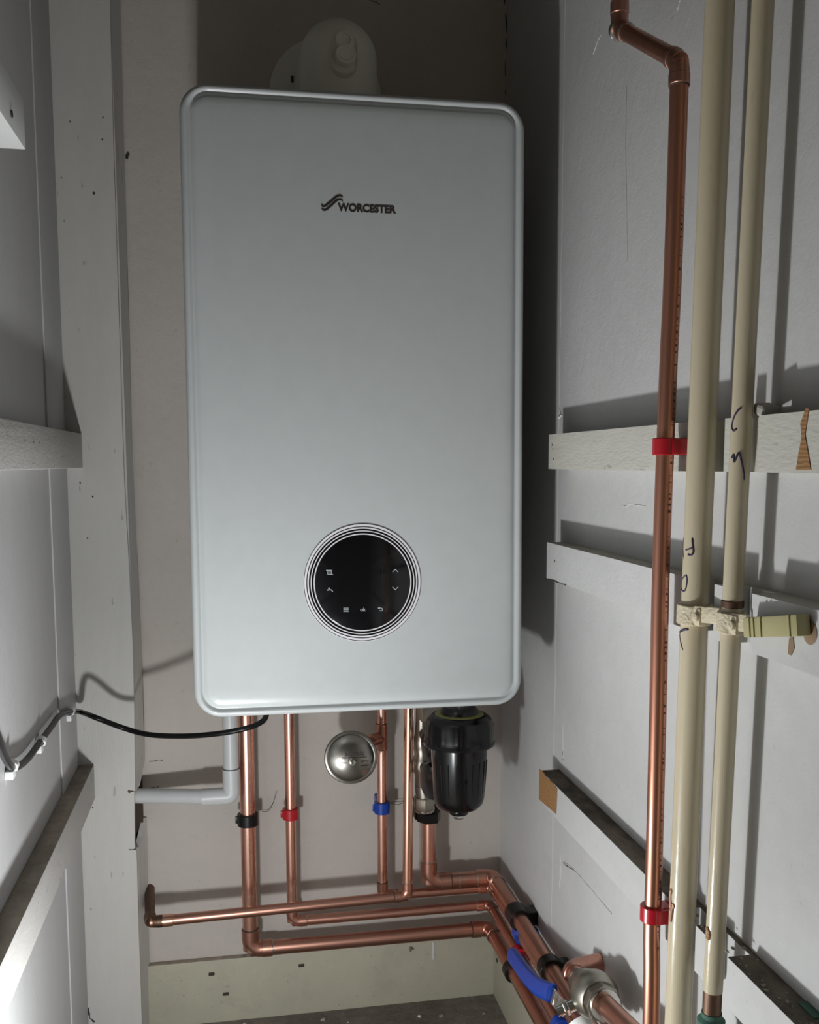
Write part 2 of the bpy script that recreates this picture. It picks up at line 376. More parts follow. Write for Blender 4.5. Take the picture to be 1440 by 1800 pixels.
crack(post, [pY(q, .2495) for q in ((150, 1785), (155, 1772), (158, 1790), (166, 1796))], .0012, name='paint_flake')
for x, y in ((225, 272), (223, 277)):
    p = onY(x, y, .3085); MB().lathe([(.0004, 0), (.0022, 0), (.0018, -.001)], p, (0, 1, 0), 8).build('dent', 'crack', wb)

# ---------------------------------------------------------------- battens
def right_batten(z0, z1, y1, notches, top='dustlight', dirt=True):
    mb = MB(); XF = .435; ys = [y1]+[v_ for n_ in notches for v_ in n_]+[-1.05]
    pts = []
    for k in range(0, len(ys), 2): pts += [(XF, ys[k]), (XF, ys[k+1])] + ([(.4545, ys[k+1]), (.4545, ys[k+2])] if k+2 < len(ys) else [])
    pts += [(XR-.0002, -1.05), (XR-.0002, y1)]
    lo = [V((x, y, z0)) for x, y in pts]; hi = [V((x, y, z1)) for x, y in pts]
    mb.loops([lo, hi]); return mb
G = 'white battens across the right wall'
o = right_batten(.2945, .3365, .009, [(-.405, -.4405), (-.4535, -.4925)]).build('wall_batten', ['batten', 'dustlight'], smooth=False); top_dirty(o)
tag(o, 'topmost white painted wooden batten on the right wall, notched behind the cream pipes', 'batten', None)
for x, y, s_ in ((971, 782, 1.2), (972, 789, .8), (973, 807, 1.1), (969, 786, .6)):
    p = onX(x, y, .4348); MB().lathe([(.0002, 0), (.0012*s_, 0), (.0010*s_, -.0003)], p, (1, 0, 0), 8).build('nail_hole', 'crack', o)
mb = MB(); pts = [onX(x, y, .4348) for x, y in ((1417, 718), (1423, 718), (1419, 745), (1416, 765), (1422, 800), (1426, 826), (1400, 826), (1405, 795), (1410, 770), (1408, 745))]
mb.prism(pts, (-.0004, 0, 0)).build('bare_scar', 'wood', o, smooth=False)
o = right_batten(.1585, .2035, .011, [(-.395, -.432), (-.452, -.492)]).build('wall_batten', ['right', 'dustlight'], smooth=False); top_dirty(o)
tag(o, 'middle white wooden batten on the right wall, behind the painted pipe brackets', 'batten', None)
for x, y, s_ in ((975, 986, 1.3),):
    p = onX(x, y, .4348); MB().lathe([(.0002, 0), (.0014*s_, 0), (.0010*s_, -.0003)], p, (1, 0, 0), 8).build('nail_hole', 'crack', o)
p = onX(1424, 1112, .4347)
MB().lathe([(.0002, 0), (.0085, 0), (.0075, -.0005)], p, (1, 0, 0), 16).build('bare_scar', 'stain', o)
MB().lathe([(.0002, 0), (.0015, 0), (.0012, -.0009)], p+V((-.0003, 0, 0)), (1, 0, 0), 10).build('screw_hole', 'crack', o)
mb = MB(); mb.prism([onX(x, y, .4348) for x, y in ((1388, 1122), (1395, 1120), (1397, 1140), (1392, 1152), (1386, 1150))], (-.0004, 0, 0)).build('bare_scar', 'stain', o, smooth=False)
crack(o, [onX(x, y, .4350) for x, y in ((960, 1018), (972, 1020), (995, 1028))], .0009)
o = right_batten(-.135, -.094, .0245, [(-.386, -.418), (-.436, -.474)]).build('wall_batten', ['right', 'dustdark'], smooth=False); top_dirty(o)
tag(o, 'lowest batten on the right wall, dirty dusty top, bare wood end', 'batten', None)
pp = [onX(x, y, .4348) for x, y in ((949, 1351), (957, 1359), (962, 1368), (970, 1374), (980, 1387), (978, 1431), (948, 1405))]
MB().prism(pp, (-.0005, 0, 0)).build('bare_end', 'wood', o, smooth=False)
mb = MB()
for k in range(60):
    y_ = random.uniform(-.75, -.40); s_ = random.uniform(.0006, .0018)
    mb.obox((random.uniform(.438, .457), y_, -.094+s_*.3), (1, random.uniform(-1, 1), .2), (0, 1, 0), (0, .1, 1), (s_*1.6, s_*2, s_), s_*.2)
g_ = mb.build('rubble', 'dust', o, smooth=False); g_['kind'] = 'stuff'
p = onZ(1430, 1775, -.0935); MB().obox(p, (1, 0, 0), (0, 1, 0), (0, 0, 1), (.012, .022, .0012), .0004).build('green_flake', 'verdi', o)
p = onZ(1346, 1672, -.0935); MB().obox(p, (1, 0.2, 0), (-.2, 1, 0), (0, 0, 1), (.006, .018, .0012), .0004).build('paint_flake', 'cream2', o)

def left_batten(z0, z1, xf, ylo, yhi):
    return MB().box((XL, ylo, z0), (xf, yhi, z1), .0012)
o = left_batten(.2952, .3415, -.150, -1.05, .2495).build('wall_batten', ['leftbatten', 'dustlight']); top_dirty(o)
tag(o, 'grey-white batten halfway up the left wall, ending against the boxed post', 'batten')
for x, y in ((44, 774), (59, 777), (70, 779), (110, 803)):
    p = onX(x, y, -.1499); MB().lathe([(.0002, 0), (.0014, 0), (.0010, .0004)], p, (1, 0, 0), 8).build('nail_hole', 'crack', o)
o = left_batten(-.1700, -.1205, -.150, -1.05, .2495).build('wall_batten', ['leftbatten', 'dust']); top_dirty(o)
tag(o, 'batten low on the left wall below the cable clips, its top brown with dust', 'batten')
o = MB().box((XL, -1.05, .604), (-.140, -.118, .650), .0015).build('wall_batten', ['whitep', 'dustlight'])
tag(o, 'bright white end of a short ledge high on the left wall at the frame edge', 'batten')
p = onX(20, 200, -.1395); MB().lathe([(.0002, 0), (.0035, 0), (.003, .001)], p, (1, 0, 0), 14).build('screw', 'crack', o)

# ---------------------------------------------------------------- boiler
W_, H_ = .4, .724
BL = V((0.0003, -.0042, .0012))
boiler = thing('wall_boiler', 'large white wall-mounted gas boiler with rounded corners and a round black display', 'boiler', BL, rot=(-.0163, -.0008, -.0123))
def rr(ins, y, R_=.033, n=10):
    r_ = max(R_-ins, .002); out = []
    for cx, cz, a0 in ((W_-ins-r_, ins+r_, -PI/2), (W_-ins-r_, H_-ins-r_, 0), (ins+r_, H_-ins-r_, PI/2), (ins+r_, ins+r_, PI)):
        for k in range(n+1): t = a0+PI/2*k/n; out.append(V((cx+r_*math.cos(t), y, cz+r_*math.sin(t))))
    return out
prof = [(.0045, .030), (.0012, .029), (.0002, .024), (0, .014), (.0004, .009), (.0018, .0048), (.0042, .0018), (.0066, .0010), (.0086, .0020), (.0100, .0042), (.0112, .0048), (.0126, .0040), (.0145, .0022), (.018, .0010), (.024, .0003), (.034, .0)]
Z0 = V((0, 0, 0))
mb = MB(); mb.loops([rr(i, y) for i, y in prof], cap0=True, cap1=True); fp = mb.build('front_panel', 'case', boiler, Z0, angle=60)
MB().loops([rr(.0055, .0305, .030), rr(.0055, .296, .030)]).build('casing', 'casebody', boiler, Z0)
def bloc(x, y, yy=0.0):        # point of the photo on the boiler's own front plane
    Mb = Matrix.Translation(BL) @ Euler((-.0163, -.0008, -.0123)).to_matrix().to_4x4(); Mi = Mb.inverted()
    o_ = Mi @ CAM; d = Mi.to_3x3() @ ray(x, y); return o_+d*((yy-o_.y)/d.y)
dc = bloc(638, 1024); dx, dz = dc.x, dc.z
disp = bpy.data.objects.new('control_display', None)
disp = MB().lathe([(.0575, 0), (.0575, .0009), (.0569, .0013)], (dx, 0.0004, dz), (0, -1, 0), 96).build('control_display', 'black_glass', boiler, Z0)
MB().ring((dx, -.0001, dz), (0, 1, 0), .0574, .0709, .0012, 128).build('bezel', 'ringwhite', disp, Z0, angle=20)
for ri, ro in ((.0588, .0612), (.0624, .0644), (.0662, .0673), (.0699, .0706)):
    MB().ring((dx, -.00055, dz), (0, 1, 0), ri, ro, .0006, 128).build('bezel_line', 'black', disp, Z0, angle=20)
def px(x, y): q = bloc(x, y); return V((q.x, -.00115, q.z))
def zo(x, y): return px(520+x/6, 900+y/6)
def stroke(pts, r_, mat, name):
    mb = MB()
    for a, b_ in zip(pts[:-1], pts[1:]):
        d = (b_-a); mb.obox((a+b_)/2, d, V((0, 1, 0)), d.cross(V((0, 1, 0))), (d.length+r_*1.2, .0003, r_*2), 0)
    mb.build(name, mat, disp, Z0, smooth=False)
stroke([zo(1020, 632), zo(1048, 603), zo(1077, 632)], .00030, 'icon', 'up_arrow')
stroke([zo(1020, 790), zo(1048, 820), zo(1077, 790)], .00030, 'icon', 'down_arrow')
for y in (1012, 1030, 1048):
    stroke([zo(503, y), zo(556, y)], .00026, 'icon', 'menu_bar')
stroke([zo(320, 614), zo(380, 614)], .0003, 'icon', 'radiator_symbol')
for x in (336, 350, 364, 377): stroke([zo(x, 614), zo(x, 657)], .00028, 'icon', 'radiator_symbol')
stroke([zo(334, 657), zo(390, 657)], .0003, 'icon', 'radiator_symbol')
stroke([zo(330, 824), zo(360, 819), zo(378, 822), zo(387, 838)], .00048, 'icon', 'tap_symbol'); stroke([zo(345, 804), zo(353, 803)], .0007, 'icon', 'tap_symbol')
stroke([zo(866, 1012), zo(905, 1012), zo(913, 1020), zo(913, 1032), zo(905, 1040), zo(880, 1040)], .00030, 'icon', 'return_symbol')
stroke([zo(884, 1003), zo(868, 1012), zo(884, 1022)], .00028, 'icon', 'return_symbol')
stroke([zo(916, 556), zo(916, 880)], .00012, 'dim', 'screen_edge'); stroke([zo(916, 882), zo(800, 884)], .00010, 'dim', 'screen_edge')
def place_text(txt, width, hgt, org, parent, name, mat, bold=0, rot=None, depth=.0002):
    me = text_mesh(txt, 1, name, bold, 1, depth/1)
    xs = [v_.co.x for v_ in me.vertices]; ys = [v_.co.y for v_ in me.vertices]; x0, x1, y0, y1 = min(xs), max(xs), min(ys), max(ys)
    sx = width/(x1-x0); sy = hgt/(y1-y0)
    Mx = Matrix(((sx, 0, 0, -x0*sx), (0, 0, -1, 0), (0, sy, 0, -y0*sy), (0, 0, 0, 1)))
    me.transform(Mx)
    if rot: me.transform(rot.to_4x4())
    me.transform(Matrix.Translation(org)); me.materials.clear(); me.materials.append(MT[mat])
    o = bpy.data.objects.new(name, me); col.objects.link(o); o.parent = parent; ROOT[o.name] = ROOT[parent.name]; return o
a = zo(680, 1046); b_ = zo(736, 1008)
place_text('ok', b_.x-a.x, b_.z-a.z, a, disp, 'ok_symbol', 'icon', 0)
ROOT[disp.name] = Z0
# maker's logo
logo_y = -.0003
def lp(x, y): q = bloc(540+x/8, 320+y/8); return V((q.x, logo_y, q.z))
a = lp(437, 412); b_ = lp(1248, 372)
lg = place_text('WORCESTER', lp(1248, 400).x-lp(432, 400).x, .0093, V((lp(432, 400).x, logo_y, (lp(500, 415).z+lp(1200, 447).z)/2)), boiler, 'logo', 'logo', .042)
def swoosh(pts, wd):
    mb = MB(); P = smooth_path(pts, 8); n = len(P); Lf, Rt = [], []
    for k, p in enumerate(P):
        t = (P[min(k+1, n-1)]-P[max(k-1, 0)]).normalized(); nn = V((-t.z, 0, t.x)); q = math.sin(PI*min(1, max(0, k/(n-1))))**.45*wd+.00012
        Lf.append(p+nn*q); Rt.append(p-nn*q)
    mb.loops([[l, r_, r_+V((0, -.0002, 0)), l+V((0, -.0002, 0))] for l, r_ in zip(Lf, Rt)]); return mb
swoosh([lp(202, 308), lp(215, 338), lp(250, 338), (lp(300, 300)), lp(400, 215), lp(440, 194), lp(480, 196), lp(500, 220)], .0012).build('logo_wave', 'logo', boiler, Z0, smooth=False)
swoosh([lp(203, 365), lp(225, 392), lp(262, 390), lp(320, 345), lp(400, 272), lp(440, 248), lp(480, 250), lp(502, 276)], .0012).build('logo_wave', 'logo', boiler, Z0, smooth=False)

# ---------------------------------------------------------------- flue
fx = .1925
flue = thing('flue_elbow', 'off-white round flue elbow standing on the boiler top', 'flue', (fx, .14, .7255))
mb = MB(); R_ = .0490; zc = .8059
pts = [V((fx, .14, .7255)), V((fx, .14, .775))]
ctr = V((fx, .14+R_+.004, .775)); rb = R_+.004
L = [(V((fx, .14, .7255)), R_*1.02), (V((fx, .14, .742)), R_*1.02), (V((fx, .14, .7435)), R_), ]
P = [V((fx, .14, z)) for z in (.7262, .742, .7425, .805-.0)]
arc = [V((fx, .14+.050*(1-math.cos(t)), .805+.050*math.sin(t)-.0)) for t in [PI/2*k/12 for k in range(13)]]
# body: upright cylinder closed by a dome, horizontal duct leaves its back
mb.lathe([(R_*1.015, 0), (R_*1.015, .016), (R_, .0175), (R_, .0795)] + [(R_*math.cos(t), .0795+R_*math.sin(t)) for t in [PI/2*k/14 for k in range(1, 15)]], (fx, .14, .7262), (0, 0, 1), 64)
mb.build('elbow_body', 'flue', flue, angle=30)
MB().lathe([(R_*.995, 0), (R_*.995, .155)], (fx, .145, .8057), (0, 1, 0), 48).build('horizontal_duct', 'flue', flue)
MB().lathe([(.0800, 0), (.0800, -.0025), (.0775, -.0045), (.050, -.006)], (fx, .3095, .822), (0, 1, 0), 72).build('wall_flange', 'flue', flue)
p = onY(514, 139, .303); mb = MB(); mb.box(p-V((.0018, .0012, .0045)), p+V((.0018, .001, .0045)), .0006); mb.build('flange_slot', 'crack', flue)
# test-point recess on the front of the elbow
tc = onY(605, 94, .0915); tilt = math.radians(14); n_ = V((0, -math.cos(tilt), math.sin(tilt))); u_ = V((1, 0, 0)); w_ = n_.cross(u_)*-1
w_ = V((0.04, math.sin(tilt), math.cos(tilt))).normalized()
def stadium(rad, half, dd):
    out = []
    for k in range(13): t = PI*k/12; out.append(tc+u_*rad*math.cos(t)+w_*(half+rad*math.sin(t))+n_*dd)
    for k in range(13): t = PI+PI*k/12; out.append(tc+u_*rad*math.cos(t)+w_*(-half+rad*math.sin(t))+n_*dd)
    return out
MB().loops([stadium(.0170, .0115, -.012), stadium(.0168, .0115, .0000), stadium(.0160, .0115, .0018), stadium(.0152, .0115, .0018), stadium(.0146, .0115, .0006)]).build('test_point_recess', 'flue', flue)
c1 = tc+w_*.0135+n_*.0005+u_*-.0005; c2 = tc-w_*.0065+n_*.0005+u_*.0015
MB().lathe([(.0108, 0), (.0108, .007), (.0100, .0082), (.0082, .0082), (.0078, .0050), (.0002, .0046)], c1, n_, 40, ref=u_).build('test_point_ring', 'flue2', flue)
MB().lathe([(.0128, 0), (.0128, .0075), (.0118, .0090), (.0100, .0092), (.0094, .0082), (.0002, .0084)], c2, n_, 40, ref=u_).build('test_point_plug', 'flue2', flue)
MB().ring(c2+n_*.0088-w_*.001, n_, .0062, .0075, .001, 30, PI*1.15, PI*1.85, ref=u_).build('plug_ridge', 'flue2', flue)

# ---------------------------------------------------------------- copper pipework under the boiler
def sleeve(mb, a, b_, r_):
    d = (b_-a).normalized(); L_ = (b_-a).length; mb.lathe([(r_*.94, 0), (r_, .0006), (r_, L_-.0006), (r_*.94, L_)], a, d, 28)
def elbow(root, corner, d1, d2, r_, mat='cuf', arm=.020, bend=.014):
    """capillary elbow: swept bend with a slightly wider socket on each arm"""
    corner = V(corner); d1 = V(d1).normalized(); d2 = V(d2).normalized(); mb = MB()
    mb.tube(fillet([corner+d1*arm, corner, corner+d2*arm], bend, 12), r_*1.10, 28)
    for d in (d1, d2):
        sleeve(mb, corner+d*(arm*.52), corner+d*arm, r_*1.16)
    e = mb.build('elbow', mat, root, angle=35)
    for d in (d1, d2):
        MB().ring(corner+d*(arm+.0004), d, r_*1.0, r_*1.12, .0012, 28).build('solder_ring', 'solder' if random.random() < .45 else 'seam', e)
    return e
def pipe(root, pts, r_, mats, bend=.012):
    """straight runs between the corners, one tube mesh per run"""
    for k in range(len(pts)-1):
        MB().tube([pts[k], pts[k+1]], r_, 32).build('copper_tube' if k == 0 or len(pts) > 2 else 'copper_tube', mats[k], root)
def clipf(c, ax, wallward, r_, mat, label, wd=.013, reach=None, cat='pipe clip', group=None, name='pipe_clip', loc=None):
    """hinged plastic pipe clip: collar, foot to the wall and a latch"""
    c = V(c); ax = V(ax).normalized(); wv_ = V(wallward).normalized(); sd = ax.cross(wv_).normalized()
    rt = thing(name, label, cat, c, group)
    MB().ring(c, ax, r_*1.01, r_+.0044, wd*1.15, 40).build('collar', mat, rt)
    if reach:
        d0 = r_+.0010; MB().obox(c+wv_*(d0+(reach-d0)/2), ax, sd, wv_, (wd*.98, r_*1.7, reach-d0), .0010).build('foot', mat, rt)
    MB().obox(c+sd*(r_+.0052), ax, sd, wv_, (wd*.7, .0040, .0040), .0008).build('latch', mat, rt)
    return rt
rP22, rP15 = .0110, .0075
ZTOP = -.0005
def run_root(label, loc, name='copper_pipe'): return thing(name, label, 'pipe', loc)
# P1: 22 mm, leftmost
x1 = onY(436, 1450, .262).x
A = V((x1, .262, ZTOP)); Bc = V((x1, .262, -.421)); Cc = V((.432, .262, -.421)); D = V((.432, -.335, -.421))
r1 = run_root('thick copper pipe leftmost under the boiler, turning along the wall as the lowest horizontal run', A)
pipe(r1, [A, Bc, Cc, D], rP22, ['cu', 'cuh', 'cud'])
elbow(r1, Bc, (0, 0, 1), (1, 0, 0), rP22, arm=.032, bend=.020); elbow(r1, Cc, (-1, 0, 0), (0, -1, 0), rP22, arm=.030, bend=.018)
# P2: 15 mm
x2 = onY(511, 1450, .270).x
A = V((x2, .270, ZTOP)); Bc = V((x2, .270, -.3865)); Cc = V((.434, .270, -.3865)); D = V((.434, -.335, -.3865))
r2 = run_root('slim copper pipe held by the red clip under the boiler', A)
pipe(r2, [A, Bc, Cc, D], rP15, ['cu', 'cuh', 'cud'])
elbow(r2, Bc, (0, 0, 1), (1, 0, 0), rP15, arm=.022, bend=.014); elbow(r2, Cc, (-1, 0, 0), (0, -1, 0), rP15, arm=.022, bend=.014)
# P3: 15 mm with tee and shock arrestor
x3 = onY(672, 1450, .268).x
A = V((x3, .268, ZTOP)); Bc = V((x3, .268, -.357)); Cc = V((.436, .268, -.357)); D = V((.436, -.335, -.357))
r3 = run_root('slim copper pipe with the tee beside the round steel shock arrestor', A)
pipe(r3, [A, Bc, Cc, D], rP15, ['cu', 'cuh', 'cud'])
elbow(r3, Bc, (0, 0, 1), (1, 0, 0), rP15, arm=.022, bend=.014); elbow(r3, Cc, (-1, 0, 0), (0, -1, 0), rP15, arm=.022, bend=.014)
tz = onY(671, 1297, .268).z; zt = onY(671, 1272, .268).z; zb = onY(671, 1317, .268).z
mb = MB(); sleeve(mb, V((x3, .268, zb)), V((x3, .268, zt)), rP15*1.22)
mb.lathe([(rP15*1.2, 0), (rP15*1.2, .020), (rP15*1.12, .0215)], (x3, .268, tz), (-.85, -.52, 0), 28)
te = mb.build('tee', 'cuf', r3)
for z_ in (zb, zt): MB().ring((x3, .268, z_), (0, 0, 1), rP15, rP15*1.14, .0010, 28).build('solder_ring', 'seam', te)
# P4: gas pipe, 15 mm, crossing in front of the others to the left
x4 = onY(720, 1400, .235).x
p4z = -.3410; Y4 = .212
A = V((x4, .235, ZTOP)); Bc = V((onY(718, 1574, Y4).x, Y4+.008, -.338)); Cc = V((-.077, Y4, -.3425)); D = V((-.085, .3095, -.3350))
r4 = run_root('slim bright copper pipe turning left across the front of the other pipes', A)
MB().tube([A, V((Bc.x, Bc.y, Bc.z))], rP15, 32).build('copper_tube', 'cug', r4)
MB().tube([Bc, Cc], rP15, 32).build('copper_tube', 'cuh', r4)
MB().tube([Cc, D], rP15*.97, 32).build('tarnished_tube', 'oldcu', r4)['label'] = 'blackened stub going into the back wall'
elbow(r4, Bc, A-Bc, (Cc-Bc), rP15, arm=.020, bend=.012); elbow(r4, Cc, (Bc-Cc), (D-Cc), rP15, arm=.018, bend=.010, mat='oldcu' )
MB().ring(Cc+(Bc-Cc).normalized()*.024, (Bc-Cc), rP15, rP15*1.16, .016, 28).build('socket', 'cug', r4)
# P5: return, 22 mm from the filter valve to the corner and along the right wall to the lever valve
x5 = onY(754, 1480, .255).x
A = V((x5, .255, onY(756, 1443, .255).z)); Bc = V((x5, .255, -.335)); Cc = V((.434, .255, -.335)); D = V((.434, -.335, -.335))
r5 = run_root('thick copper pipe dropping from below the black filter to the wall corner', A)
pipe(r5, [A, Bc, Cc, D], rP22, ['cu', 'cuh', 'cud'])
elbow(r5, Bc, (0, 0, 1), (1, 0, 0), rP22, arm=.034, bend=.022); elbow(r5, Cc, (-1, 0, 0), (0, -1, 0), rP22, arm=.026, bend=.017)
MB().ring((x5+.047, .255, -.335), (1, 0, 0), rP22, rP22*1.12, .002, 28).build('solder_ring', 'solder', r5)
# the offset bend up to the lever valve
E_ = onX(992, 1702, .430)
va = onX(1026, 1729, .420); vb = onX(1094, 1797, .420)
vdir = (vb-va).normalized()
# clips on the verticals
z = lambda x, y, Y: onY(x, y, Y).z
clipf((x1, .262, z(434, 1440, .262)), (0, 0, 1), (0, 1, 0), rP22, 'blackrib', 'black pipe clip on the thick copper pipe left under the boiler', .015, YB-.262)
clipf((x2, .270, z(511, 1430, .270)), (0, 0, 1), (0, 1, 0), rP15, 'red', 'red pipe clip on the second copper pipe under the boiler', .014, YB-.270)
clipf((x3, .268, z(672, 1419, .268)), (0, 0, 1), (0, 1, 0), rP15, 'blue', 'blue pipe clip on the pipe below the shock arrestor', .015, YB-.268)
def wire(pts, lab):
    o = MB().tube(smooth_path(pts, 6), .0004, 6).build('loose_thread', 'crack'); tag(o, lab, 'thread'); return o
wire([onY(x, y, .300) for x, y in ((686, 1412), (700, 1414), (711, 1409), (700, 1409), (686, 1410))], 'thin dark loop of thread beside the blue pipe clip')
wire([onY(x, y, .304) for x, y in ((460, 1427), (472, 1425), (480, 1412), (486, 1392))], 'thin pale thread beside the black clip on the left pipe')

# shock arrestor: steel disc beside the tee
ac = onY(617, 1331, .205); ad = V((-.06, -1, .10)).normalized()
ar = thing('shock_arrestor', 'round stainless steel shock arrestor disc facing out beside the copper tee', 'shock arrestor', ac)
MB().lathe([(.0002, -.020), (.012, -.020), (.030, -.014), (.0365, -.006), (.0380, -.002), (.0382, .0015), (.0370, .0036), (.0345, .0042), (.0325, .0032)], ac, ad, 72, ref=(1, 0, 0)).build('back_shell', 'steel', ar)
MB().lathe([(.0330, .0030), (.0325, .0046), (.029, .0066), (.020, .0092), (.010, .0106), (.0002, .0110)], ac, ad, 72, ref=(1, 0, 0)).build('front_dome', 'steel', ar)
MB().hexn(ac+ad*.0105+V((.001, 0, -.004)), ad, .0058, .0040).build('centre_nut', 'nickel', ar)
MB().lathe([(.0038, 0), (.0036, .003), (.002, .0034)], ac+ad*.0142+V((.001, 0, -.004)), ad, 20).build('centre_stud', 'chrome', ar)
bs = V((x3, .268, tz)); MB().tube(fillet([bs+V((-.012, -.008, 0)), V((x3-.026, .245, tz)), ac-ad*.018+V((.010, 0, .016))], .01, 8), .0070, 20).build('inlet_stub', 'cuf', ar)
Rm = Matrix.Rotation(.06, 3, 'Z') @ Matrix.Rotation(-.10, 3, 'X')
for txt, x0, y0, x1_, y1_ in (('altecnic', 606.5, 1329.5, 640, 1320.5), ('mini shock arrestor', 601, 1334, 645, 1330.5), ('10 bar', 595, 1343, 610, 1340), ('90\u00b0C', 634, 1340, 648, 1336.5), ('potable', 634, 1348, 649, 1344.5)):
    a = onY(x0, y0, ac.y-.0105); b_ = onY(x1_, y0, ac.y-.0105); h_ = abs(onY(x0, y1_, ac.y-.0105).z-a.z)
    rr_ = math.hypot((a.x+b_.x)/2-ac.x, a.z-ac.z)
    yy = ac.y-.0118 if rr_ < .012 else (ac.y-.0110 if rr_ < .018 else ac.y-.0094)
    o = place_text(txt, b_.x-a.x, h_, V((a.x, yy, a.z))-ROOT[ar.name], ar, 'printed_lettering', 'logo', .015, None, .0003)
    DP = [(.0002, .0110), (.010, .0106), (.020, .0092), (.029, .0066), (.0325, .0046), (.05, .0)]
    for v_ in o.data.vertices:
        q = v_.co-ad*v_.co.dot(ad); r_ = q.length; hh = [a0[1]+(a1[1]-a0[1])*(r_-a0[0])/(a1[0]-a0[0]) for a0, a1 in zip(DP[:-1], DP[1:]) if a0[0] <= r_ <= a1[0]]
        v_.co = q+ad*((hh[0] if hh else .01)+.00035)

# return valve and nuts above P5
vr = thing('return_valve', 'nickel valve body with union nuts between boiler and black pipe clip', 'valve', (onY(744, 1330, .24).x, .24, onY(744, 1422, .24).z))
vx = onY(743, 1320, .24).x; Yv = .245
def zv(y): return onY(745, y, Yv).z
MB().hexn((vx+.0015, Yv, zv(1266)), (0, 0, 1), .0120, zv(1246)-zv(1266)+.012, ref=(1, .3, 0)).build('top_nut', 'nickel', vr)
MB().lathe([(.0080, zv(1392)), (.0105, zv(1385)), (.0105, zv(1362)), (.0140, zv(1352)), (.0150, zv(1345)), (.0135, zv(1333)), (.0110, zv(1326)), (.0130, zv(1312)), (.0140, zv(1302)), (.0110, zv(1290)), (.0095, zv(1266)), (.0095, zv(1262))], (vx, Yv, 0), (0, 0, 1), 32).build('valve_body', 'nickel', vr)
MB().tube([(vx+.004, Yv, zv(1403)), (vx+.002, Yv, zv(1380))], .0130, 28).build('tail_piece', 'nickel', vr)
MB().hexn((vx+.0035, Yv, zv(1423)), (0, 0, 1), .0170, zv(1400)-zv(1423), ref=(1, .45, 0)).build('union_nut', 'nickel', vr)
MB().lathe([(.0145, 0), (.0150, .001), (.0150, .004), (.013, .005)], (vx+.0045, Yv, zv(1426)), (0, 0, 1), 40).build('washer', 'solder', vr)
bc = thing('pipe_clip', 'big black angular pipe clip under the union nut right of the bright pipe', 'pipe clip', (x5, .250, z(756, 1434, .25)))
MB().lathe([(.0175, -.0075), (.0185, -.0065), (.0185, .0065), (.0175, .0075)], (x5-.001, .250, z(756, 1434, .25)), (0, 0, 1), 6, ref=(1, .1, 0)).build('collar', 'blackrib', bc, smooth=False)
MB().box((x5-.021, .255, z(756, 1442, .25)), (x5+.014, YB, z(756, 1424, .25)), .001).build('foot', 'blackrib', bc)

# magnetic filter canister
FX, FY = .3506, .130
fl = thing('magnetic_filter', 'glossy black canister filter hanging under the right of the boiler', 'filter', (FX, FY, -.190))
def lob(j, r_, h): return 1.0
n_f = 120
def ribs(j, r_, h):
    return 1.0+(.016 if (r_ > .046 and h > -.0795 and (j % 10) in (0, 1)) else 0)
zc0, zc1 = -.0830, -.0415
MB().lathe([(.0400, zc0-.0015), (.0492, zc0), (.0500, zc0+.003), (.0480, zc0+.006), (.0475, zc0+.010), (.0470, zc0+.028), (.0440, zc0+.036), (.0385, zc0+.0405), (.0340, zc0+.0415)], (FX, FY, 0), (0, 0, 1), n_f, lobes=ribs).build('screw_cap', 'black', fl, angle=25)
MB().lathe([(.0325, 0), (.0335, .0012), (.0325, .0022), (.028, .0024)], (FX, FY, zc0+.0405), (0, 0, 1), 60).build('seal_ring', 'yellowr', fl)
MB().lathe([(.0260, 0), (.0255, .006), (.022, .0105), (.012, .012)], (FX, FY, zc0+.0420), (0, 0, 1), 50).build('top_boss', 'black', fl)
MB().lathe([(.0075, 0), (.0075, .018), (.006, .020)], (FX+.001, FY-.003, zc0+.052), (0, 0, 1), 28).build('vent_screw', 'chrome', fl)
MB().lathe([(.0040, -.1765), (.0180, -.1760), (.0285, -.1725), (.0335, -.1665), (.0355, -.1585), (.0385, -.1000), (.0392, -.0830)], (FX, FY, 0), (0, 0, 1), 72).build('canister', 'black', fl, angle=60)
for k in range(9):
    t = math.radians(-160+k*17.5); d = V((math.cos(t), math.sin(t), 0))
    MB().tube([V((FX, FY, -.104))+d*.0387, V((FX, FY, -.150))+d*.0356], .0008, 6).build('moulded_rib', 'black', fl)
MB().lathe([(.0125, -.1835), (.0135, -.1820), (.0135, -.1770), (.0128, -.1750)], (FX, FY, 0), (0, 0, 1), 40).build('drain_collar', 'black', fl)
MB().hexn((FX, FY, -.1900), (0, 0, 1), .0078, .007, ref=(1, .2, 0)).build('drain_plug', 'chrome', fl)
for yy, rad in ((1312, .023), (1372, .027)):
    c = onY(757, yy, .170); MB().lathe([(rad*.45, 0.016), (rad*.92, .013), (rad, .008), (rad, .000), (rad*.9, -.004)], c+V((.008, 0, 0)), (-1, -.35, 0), 48).build('inlet_port', 'black', fl, angle=50)
    MB().tube([c+V((.004, .002, 0)), V((vx+.004, Yv, c.z))], .010, 24).build('inlet_arm', 'nickel', fl)
# embossed mark on the canister
fm = []
for k, dzz in enumerate((0, .003)):
    pts = []
    for j in range(9):
        t = math.radians(-108+j*3.2); zz = -.128-dzz+.0035*math.sin((j/8-.5)*PI); r_ = .0372+(zz+.128)*.05+.0002
        pts.append(V((FX+r_*math.cos(t), FY+r_*math.sin(t), zz)))
    MB().tube(pts, .0005, 6).build('embossed_wave', 'black', fl)

